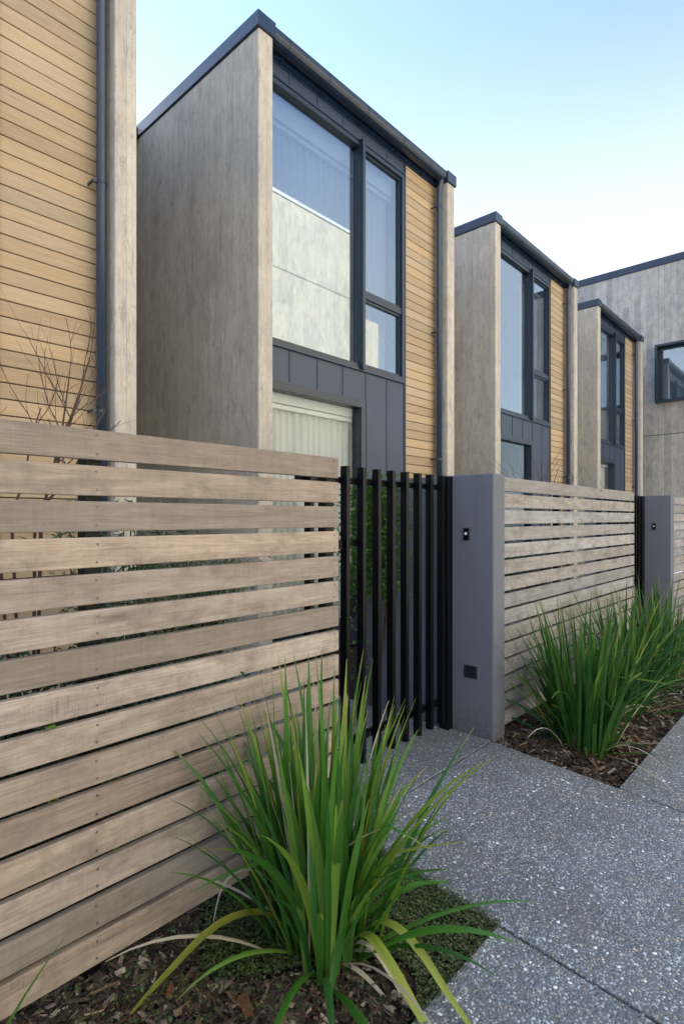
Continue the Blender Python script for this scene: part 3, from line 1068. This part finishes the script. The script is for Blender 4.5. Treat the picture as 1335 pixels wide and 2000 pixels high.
def leaf_path(pts, width, m, root, fold=0.3, sidehint=(0, 0, 1)):
    """a strap leaf along given local points (smooth interpolation)"""
    P3 = [Vector(p) for p in pts]

    def cat(t):
        nn = len(P3) - 1
        i = min(int(t * nn), nn - 1)
        f = t * nn - i
        p0 = P3[max(i - 1, 0)]; p1 = P3[i]; p2 = P3[i + 1]; p3_ = P3[min(i + 2, nn)]
        return 0.5 * ((2 * p1) + (p2 - p0) * f + (2 * p0 - 5 * p1 + 4 * p2 - p3_) * f * f + (3 * p1 - p0 - 3 * p2 + p3_) * f ** 3)
    b = MB()
    vs = []; al = []; ac = []
    ns = 14
    for i in range(ns + 1):
        t = i / ns
        p = cat(t)
        tg = (cat(min(t + 0.03, 1)) - cat(max(t - 0.03, 0))).normalized()
        sd_ = tg.cross(Vector(sidehint))
        if sd_.length < 1e-3:
            sd_ = Vector((1, 0, 0))
        sd_.normalize()
        up = sd_.cross(tg).normalized()
        wv = width * 0.5 * ((0.7 + 0.3 * min(1, t / 0.3)) if t < 0.4 else (1.0 - ((t - 0.4) / 0.6) ** 2.2))
        wv = max(wv, 0.0008)
        vs += [p + sd_ * wv + up * fold * wv, p, p - sd_ * wv + up * fold * wv]
        al += [t] * 3
        ac += [-1.0, 0.0, 1.0]
    fs = [(i * 3 + j, i * 3 + j + 1, i * 3 + j + 4, i * 3 + j + 3) for i in range(ns) for j in (0, 1)]
    b.add(vs, fs, al, ac)
    return b.build('leaf', M[m], root, attrs=True, sm=True)


c1 = clump(1.46, 1.43, bed_z(1.43), 200, 1.0, 1.10, 'large strap-leaved clump in the foreground bed, in front of the gate', 11, 'blade', 0.031, 0.11, 0.05, rad=0.14)
leaf_path([(-0.05, 0.02, 0.0), (-0.18, 0.10, 0.17), (-0.34, 0.16, 0.19), (-0.52, 0.20, 0.10), (-0.66, 0.22, 0.02)], 0.036, 'blade_yellow', c1)
leaf_path([(0.03, -0.06, 0.0), (0.02, -0.18, 0.13), (0.00, -0.30, 0.11), (-0.01, -0.45, 0.0), (-0.01, -0.55, -0.05)], 0.040, 'blade_yellow', c1)
leaf_path([(0.05, -0.06, 0.0), (0.08, -0.20, 0.15), (0.09, -0.33, 0.14), (0.08, -0.48, 0.05), (0.07, -0.62, -0.03)], 0.036, 'blade_yellow', c1)
leaf_path([(0.06, -0.04, 0.02), (0.18, -0.13, 0.14), (0.30, -0.21, 0.18), (0.42, -0.29, 0.17)], 0.036, 'blade', c1)
leaf_path([(0.05, -0.03, 0.06), (0.17, -0.09, 0.22), (0.32, -0.14, 0.31), (0.50, -0.20, 0.35)], 0.034, 'blade', c1)
leaf_path([(-0.03, 0.03, 0.0), (-0.18, 0.10, 0.26), (-0.35, 0.18, 0.52), (-0.50, 0.22, 0.66)], 0.030, 'blade', c1)
leaf_path([(-0.02, -0.05, 0.02), (0.0, -0.12, 0.20), (0.05, -0.20, 0.42), (0.12, -0.26, 0.60)], 0.040, 'blade', c1, 0.3, (1, 0, 0))
leaf_path([(-0.01, -0.07, 0.0), (-0.03, -0.14, 0.22), (-0.10, -0.16, 0.10), (-0.16, -0.18, -0.01)], 0.032, 'blade', c1)
leaf_path([(0.0, -0.08, 0.03), (0.02, -0.18, 0.10), (0.05, -0.27, 0.02), (0.03, -0.36, -0.03)], 0.022, 'blade_dry', c1)
leaf_path([(0.02, -0.09, 0.02), (0.05, -0.20, 0.06), (0.07, -0.30, -0.02)], 0.020, 'blade_dry', c1)
leaf_path([(-0.03, -0.07, 0.02), (-0.02, -0.20, 0.03), (0.0, -0.33, -0.03)], 0.020, 'blade_dry', c1)
leaf_path([(-0.05, 0.06, 0.1), (-0.18, 0.14, 0.30), (-0.29, 0.19, 0.30), (-0.34, 0.20, 0.16)], 0.016, 'blade_dry', c1)
leaf_path([(0.05, 0.02, 0.05), (0.20, 0.0, 0.40), (0.31, -0.02, 0.62), (0.42, -0.04, 0.78)], 0.022, 'blade_yellow', c1)
clump(0.10, 1.36, bed_z(1.36), 55, 0.85, 1.25, 'strap-leaved clump at the left photo edge with only leaf tips showing', 5, 'blade', 0.026)
c2 = clump(3.98, 1.38, bed_z(1.38), 210, 1.02, 1.32, 'strap-leaved clump just right of the rendered pillar', 23, 'blade_dark', 0.029, 0.10, 0.03, rad=0.17)
for k_, (pts, wv, m) in enumerate((
        ([(0.05, -0.05, 0.0), (0.22, -0.16, 0.22), (0.40, -0.27, 0.24), (0.58, -0.36, 0.08)], 0.018, 'blade_dry'),
        ([(0.05, -0.02, 0.0), (0.28, -0.12, 0.30), (0.55, -0.20, 0.42), (0.85, -0.26, 0.40)], 0.022, 'blade_yellow'),
        ([(0.05, -0.04, 0.0), (0.30, -0.18, 0.20), (0.52, -0.30, 0.20), (0.80, -0.42, 0.02)], 0.020, 'blade_dry'),
        ([(0.0, -0.07, 0.0), (0.06, -0.18, 0.16), (0.10, -0.24, 0.06), (0.10, -0.27, -0.03)], 0.018, 'blade_dry'),
        ([(0.05, -0.05, 0.02), (0.14, -0.17, 0.10), (0.26, -0.24, 0.04), (0.36, -0.28, -0.02)], 0.016, 'blade_dry'),
        ([(0.08, -0.05, 0.02), (0.24, -0.14, 0.12), (0.40, -0.20, 0.07), (0.52, -0.22, -0.02)], 0.016, 'blade_dry'),
        ([(-0.06, 0.02, 0.1), (-0.22, 0.02, 0.36), (-0.38, 0.02, 0.46), (-0.50, 0.03, 0.44)], 0.022, 'blade'))):
    leaf_path(pts, wv, m, c2)
clump(4.95, 1.40, bed_z(1.40), 180, 1.04, 1.3, 'strap-leaved clump in the middle of the second bed against the silvery fence', 31, 'blade_dark', 0.025, 0.10, 0.05, rad=0.15)
clump(5.95, 1.38, bed_z(1.38), 160, 1.03, 1.3, 'farthest strap-leaved clump in the second bed near the edge-on gate', 43, 'blade_dark', 0.025, 0.08, 0.03, rad=0.15)


# ------------------------------------------------------------------ mulch, ground cover, litter
def chips(name, x0, x1, y0, y1, n, avoid=None):
    rs = random.Random(3)
    b = MB()
    for i in range(n):
        x = rs.uniform(x0, x1)
        y = rs.uniform(y0, y1)
        if avoid and avoid(x, y) and rs.random() < 0.85:
            continue
        L = rs.choice([0.012, 0.02, 0.03, 0.04, 0.055, 0.075]) * rs.uniform(0.7, 1.2)
        wv = L * rs.uniform(0.08, 0.34)
        th = rs.uniform(0.002, 0.006)
        az = rs.uniform(0, 6.28)
        til = rs.gauss(0, 0.28)
        rl = rs.gauss(0, 0.5)
        mt = Matrix.Translation((x, y, bed_z(y) + rs.uniform(0.0, 0.022))) @ Matrix.Rotation(az, 4, 'Z') @ Matrix.Rotation(til, 4, 'Y') @ Matrix.Rotation(rl, 4, 'X')
        j = lambda s_: rs.uniform(-s_, s_)
        vs = []
        for zz in (-1, 1):
            for (sx, sy) in ((-1, -1), (1, -1), (1, 1), (-1, 1)):
                vs.append(mt @ Vector((sx * L / 2 + j(L * 0.15), sy * wv / 2 + j(wv * 0.2), zz * th / 2)))
        b.add(vs, [(0, 3, 2, 1), (4, 5, 6, 7), (0, 1, 5, 4), (1, 2, 6, 5), (2, 3, 7, 6), (3, 0, 4, 7)])
    return tag(b.build(name, M['chips']), kind='stuff')


def in_cover(x, y):
    # mat-forming ground cover round the path corner of the near bed
    lim = 1.36 - 0.16 * math.sin(y * 9.0) - 0.5 * (y - 1.35)
    return x > lim


chips('bark_mulch', 0.2, 1.97, BED_Y + 0.01, 1.90, 12000, in_cover)
chips('bark_mulch', 3.47, 6.80, BED_Y + 0.01, 1.90, 13000)


def leafy(b, c, size, rs, asp=0.45, flat=0.5):
    az = rs.uniform(0, 6.283)
    el = rs.uniform(-flat, flat)
    d = Vector((math.cos(az) * math.cos(el), math.sin(az) * math.cos(el), math.sin(el)))
    s_ = d.cross(Vector((rs.uniform(-0.4, 0.4), rs.uniform(-0.4, 0.4), 1))).normalized()
    u = s_.cross(d).normalized()
    c = Vector(c)
    wv = size * asp * 0.5
    vs = [c, c + d * size * 0.45 + s_ * wv + u * size * 0.08, c + d * size - u * size * 0.08, c + d * size * 0.45 - s_ * wv + u * size * 0.08]
    b.add(vs, [(0, 1, 2), (0, 2, 3)], [0, 0.5, 1, 0.5], [0, 1, 0, -1])


rs = random.Random(17)
b = MB()
for i in range(30000):
    x = min(rs.uniform(0.85, 2.0) + abs(rs.gauss(0, 0.012)), 2.03)
    y = rs.uniform(BED_Y, 1.88) - abs(rs.gauss(0, 0.010))
    if not in_cover(x, y) and rs.random() > 0.06:
        continue
    h = 0.010 + 0.030 * (0.5 + 0.5 * math.sin(x * 15 + 1) * math.sin(y * 19 + 2)) * rs.random() ** 0.5
    edge = min(1.0, (y - BED_Y) / 0.05)
    leafy(b, (x, y, max(bed_z(y) + 0.024 + h * max(edge, 0.0), gz(y) + 0.004 if (x > 1.99 or y < BED_Y) else -1)), rs.uniform(0.008, 0.016), rs, 0.7, 0.7)
tag(b.build('ground_cover', M['cover'], attrs=True), 'low mat of tiny dark leaves at the path corner of the near bed', 'ground cover', kind='stuff')
b = MB()
for i in range(1500):
    x = rs.gauss(0.75, 0.35)
    y = rs.uniform(1.3, 1.88) if rs.random() < 0.75 else rs.uniform(1.03, 1.88)
    leafy(b, (x, y, bed_z(y) + rs.uniform(0.012, 0.035)), rs.uniform(0.008, 0.018), rs, 0.8, 0.6)
tag(b.build('weeds', M['cover'], attrs=True), 'sparse small weeds in the mulch under the wide fence', 'weeds', kind='stuff')


# fallen leaves, one by one
def fallen(x, y, size, label, rz):
    b = MB()
    rr_ = random.Random(int(x * 1000 + y * 77))
    n = 10
    vs = [(0, 0, 0.004)]
    al = [0.5]
    for i in range(n):
        a = 2 * math.pi * i / n
        r = size * (0.5 + 0.18 * math.cos(2 * a)) * rr_.uniform(0.75, 1.1)
        vs.append((r * math.cos(a), r * math.sin(a) * 0.72, 0.003 + rr_.uniform(0, 0.014)))
    b.add(vs, [(0, 1 + i, 1 + (i + 1) % n) for i in range(n)])
    o = b.build('fallen_leaf', M['fallen'], attrs=True)
    o.location = (x, y, bed_z(y) + 0.024)
    o.rotation_euler = (rr_.uniform(-0.3, 0.3), rr_.uniform(-0.3, 0.3), rz)
    tag(o, label, 'leaf', 'fallen leaves in the beds')


fallen(1.87, 1.22, 0.05, 'small orange-brown fallen leaf on the ground cover near the path', 0.4)
fallen(1.10, 1.42, 0.075, 'curled brown fallen leaf on mulch left of the foreground clump', 1.4)
fallen(1.13, 1.15, 0.08, 'torn brown fallen leaf at the bottom of the near bed', 2.2)
fallen(0.58, 1.62, 0.055, 'orange fallen leaf under the lower edge of the wide fence', 0.1)
fallen(0.95, 1.62, 0.05, 'pale tan fallen leaf close to the wide fence', 0.9)
fallen(4.35, 1.14, 0.06, 'brown fallen leaf beside the clump right of the pillar', 0.9)

b = MB()
for (x, y) in ((0.56, 1.55), (0.60, 1.50), (0.53, 1.49), (0.50, 1.57)):
    leafy(b, (x, y, bed_z(y) + 0.04), 0.055, rs, 0.5, 0.3)
sp = thing('seedling', 'small bright green seedling under the lowest slat of the wide fence', 'plant', (0, 0, 0))
b.build('foliage', M['bright_leaf'], sp, attrs=True)


# ------------------------------------------------------------------ shrubs behind the fence
def shrub(x, y, h, r, n, size, asp, m, label, seed, z0=0.0):
    rs = random.Random(seed)
    root = thing('shrub', label, 'shrub', (x, y, 0), 'leafy shrubs behind the wide fence')
    tips = []
    sb = MB()
    for i in range(16):
        az = rs.uniform(0, 6.283)
        rr_ = r * rs.uniform(0.2, 1.0)
        top = Vector((rr_ * math.cos(az), rr_ * math.sin(az), h * rs.uniform(0.65, 1.0)))
        mid = Vector((top.x * 0.35, top.y * 0.35, top.z * 0.5))
        bs = Vector((rs.uniform(-0.04, 0.04), rs.uniform(-0.04, 0.04), -0.05))
        sb.tube([bs, mid, top], [0.010, 0.007, 0.003], 5)
        tips.append((bs, mid, top))
    sb.build('stem', M['stem'], root)
    b = MB()
    for i in range(n):
        bs, mid, top = rs.choice(tips)
        t = rs.random() ** 0.6
        p = (mid.lerp(top, (t - 0.5) * 2) if t > 0.5 else bs.lerp(mid, t * 2))
        p = p + Vector((rs.gauss(0, 0.07), rs.gauss(0, 0.07), rs.gauss(0, 0.05)))
        leafy(b, p, size * rs.uniform(0.6, 1.2), rs, asp, 0.9)
    b.build('foliage', M[m], root, attrs=True)
    return root


shrub(1.35, 2.75, 1.62, 0.42, 4200, 0.060, 0.26, 'sage', 'grey-green shrub showing through the upper slat gaps of the wide fence', 1)
shrub(1.95, 3.05, 1.50, 0.34, 3600, 0.060, 0.26, 'sage', 'grey-green shrub nearer the glazed door behind the wide fence', 2)
shrub(0.70, 2.60, 0.95, 0.42, 3600, 0.045, 0.5, 'shrub', 'low dark shrub behind the left lower slats of the wide fence', 3)
shrub(1.45, 2.25, 0.85, 0.38, 3600, 0.045, 0.5, 'shrub', 'low dark shrub close behind the middle of the wide fence', 4)
shrub(0.10, 2.35, 0.85, 0.42, 2600, 0.045, 0.5, 'shrub', 'low dark shrub behind the wide fence at the left photo edge', 6)
shrub(4.9, 2.5, 1.55, 0.45, 4200, 0.045, 0.4, 'sage', 'grey-green shrub seen through the gaps of the silvery fence', 7)
shrub(6.0, 2.6, 1.45, 0.42, 3600, 0.045, 0.4, 'shrub', 'dark shrub behind the far end of the silvery fence', 8)
shrub(4.1, 2.4, 1.5, 0.35, 3000, 0.045, 0.4, 'sage', 'grey-green shrub just behind the near end of the silvery fence', 9)

# climber on the dividing wall behind the gate
vn = thing('climber', 'bright green climber on the rendered wall behind the black gate', 'climbing plant', (3.47, 2.75, 0))
rs = random.Random(77)
b = MB()
for i in range(3800):
    y = rs.gauss(0.08, 0.17)
    z = rs.uniform(0.85, 1.78) + rs.gauss(0, 0.06)
    if z < 1.15 and rs.random() > (z - 0.7) / 0.45:
        continue
    if z > 1.86:
        continue
    leafy(b, (-0.01 - abs(rs.gauss(0, 0.055)), y, z), rs.uniform(0.022, 0.045), rs, 0.72, 1.0)
for i in range(160):
    leafy(b, (-0.01 - abs(rs.gauss(0, 0.03)), rs.gauss(0.20, 0.05), rs.uniform(0.2, 0.9)), rs.uniform(0.02, 0.04), rs, 0.7, 1.0)
b.build('foliage', M['vine'], vn, attrs=True)
b = MB()
for i in range(7):
    y = rs.uniform(-0.1, 0.25)
    b.tube([(-0.012, y * 0.4 + 0.1, -0.02), (-0.014, y * 0.7, 0.7), (-0.014, y, 1.2), (-0.02, y + rs.uniform(-0.1, 0.1), 1.7)], [0.007, 0.006, 0.004, 0.002], 5)
b.build('stem', M['stem'], vn)


# ------------------------------------------------------------------ bare shrubs
def bare(x, y, stems, label, seed, zt=1.5):
    rs = random.Random(seed)
    root = thing('bare_shrub', label, 'shrub', (x, y, 0), 'leafless twiggy shrubs behind the fences')

    def grow(b, p, d, L, r, depth):
        pts = [p.copy()]
        rad = [r]
        n = 5
        for i in range(n):
            d = (d + Vector((rs.gauss(0, 0.09), rs.gauss(0, 0.09), rs.gauss(0.03, 0.05)))).normalized()
            p = p + d * L / n
            pts.append(p.copy())
            rad.append(r * (1 - 0.55 * (i + 1) / n))
        b.tube(pts, rad, 5)
        # buds swell at the nodes
        if depth > 0:
            for i in (1, 2, 3, 4, 5):
                for s_ in (0, 1):
                    if rs.random() < 0.42:
                        q = pts[i]
                        nd = (d + Vector((rs.gauss(0, 0.5), rs.gauss(0, 0.5), rs.uniform(0.0, 0.5)))).normalized()
                        grow(b, q.copy(), nd, L * rs.uniform(0.35, 0.62), rad[i] * 0.62, depth - 1)
    for (dx, dy, L, az, ln) in stems:
        b = MB()
        d = Vector((math.cos(az) * math.sin(ln), math.sin(az) * math.sin(ln), math.cos(ln)))
        p0 = Vector((dx, dy, zt))
        b.tube([(0.2 * dx, 0.2 * dy, -0.05), (0.6 * dx, 0.6 * dy, zt * 0.5), p0], [0.0075, 0.007, 0.0066], 6)
        grow(b, p0, d, L * 0.92, 0.0066, 2)
        b.build('branch', M['twig'], root)
    return root


bare(0.88, 2.62, ((-0.12, 0.05, 0.62, 2.4, 0.18), (0.04, 0.0, 0.66, -0.3, 0.42), (-0.20, 0.0, 0.55, 2.8, 0.42), (0.02, -0.05, 0.78, -0.5, 0.20),
                 (-0.06, 0.06, 0.62, 0.6, 0.55), (0.02, 0.02, 0.62, -0.4, 0.80)),
     'leafless reddish shrub rising above the left end of the wide fence', 14, 1.52)
bare(6.60, 2.75, ((0.0, 0.0, 0.80, 0.2, 0.12), (0.08, 0.0, 0.75, -0.4, 0.30), (-0.1, 0.0, 0.6, 2.8, 0.35), (0.1, 0.1, 0.7, 0.6, 0.22),
                 (-0.15, 0.0, 0.65, 2.2, 0.6), (0.12, -0.05, 0.7, -0.5, 0.5), (0.0, 0.0, 0.7, 3.0, 0.7), (0.1, 0.0, 0.6, 0.0, 0.7)),
     'leafless twiggy shrub above the silvery fence in front of the middle townhouse', 21, 1.45)
bare(9.3, 2.9, ((0.0, 0.0, 0.55, 0.2, 0.2), (0.1, 0.0, 0.5, -0.4, 0.4), (0.5, 0.0, 0.5, 2.4, 0.3), (0.6, 0.0, 0.55, 0.4, 0.3)),
     'thin leafless twigs above the far pillar', 29, 1.45)

# small wall boxes on the timber and a few bright leaves poking between the slats
b = MB()
for (x, z) in ((0.660, 0.853), (0.695, 0.617), (0.895, 0.381)):
    leafy(b, (x, 1.835, z + 0.004), 0.030, rs, 0.75, 0.1)
    leafy(b, (x + 0.006, 1.85, z), 0.032, rs, 0.75, 0.1)
    leafy(b, (x - 0.01, 1.86, z + 0.003), 0.030, rs, 0.75, 0.1)
bp = thing('creeper', 'bright green creeper tips poking out between the lower slats of the wide fence', 'plant', (0, 0, 0))
b.build('foliage', M['bright_leaf'], bp, attrs=True)
b = MB()
for (x, z) in ((0.660, 0.853), (0.695, 0.617), (0.895, 0.381)):
    b.tube([(x, 1.95, z - 0.03), (x, 1.88, z - 0.01), (x, 1.845, z)], [0.002] * 3, 5)
b.build('stem', M['stem'], bp)
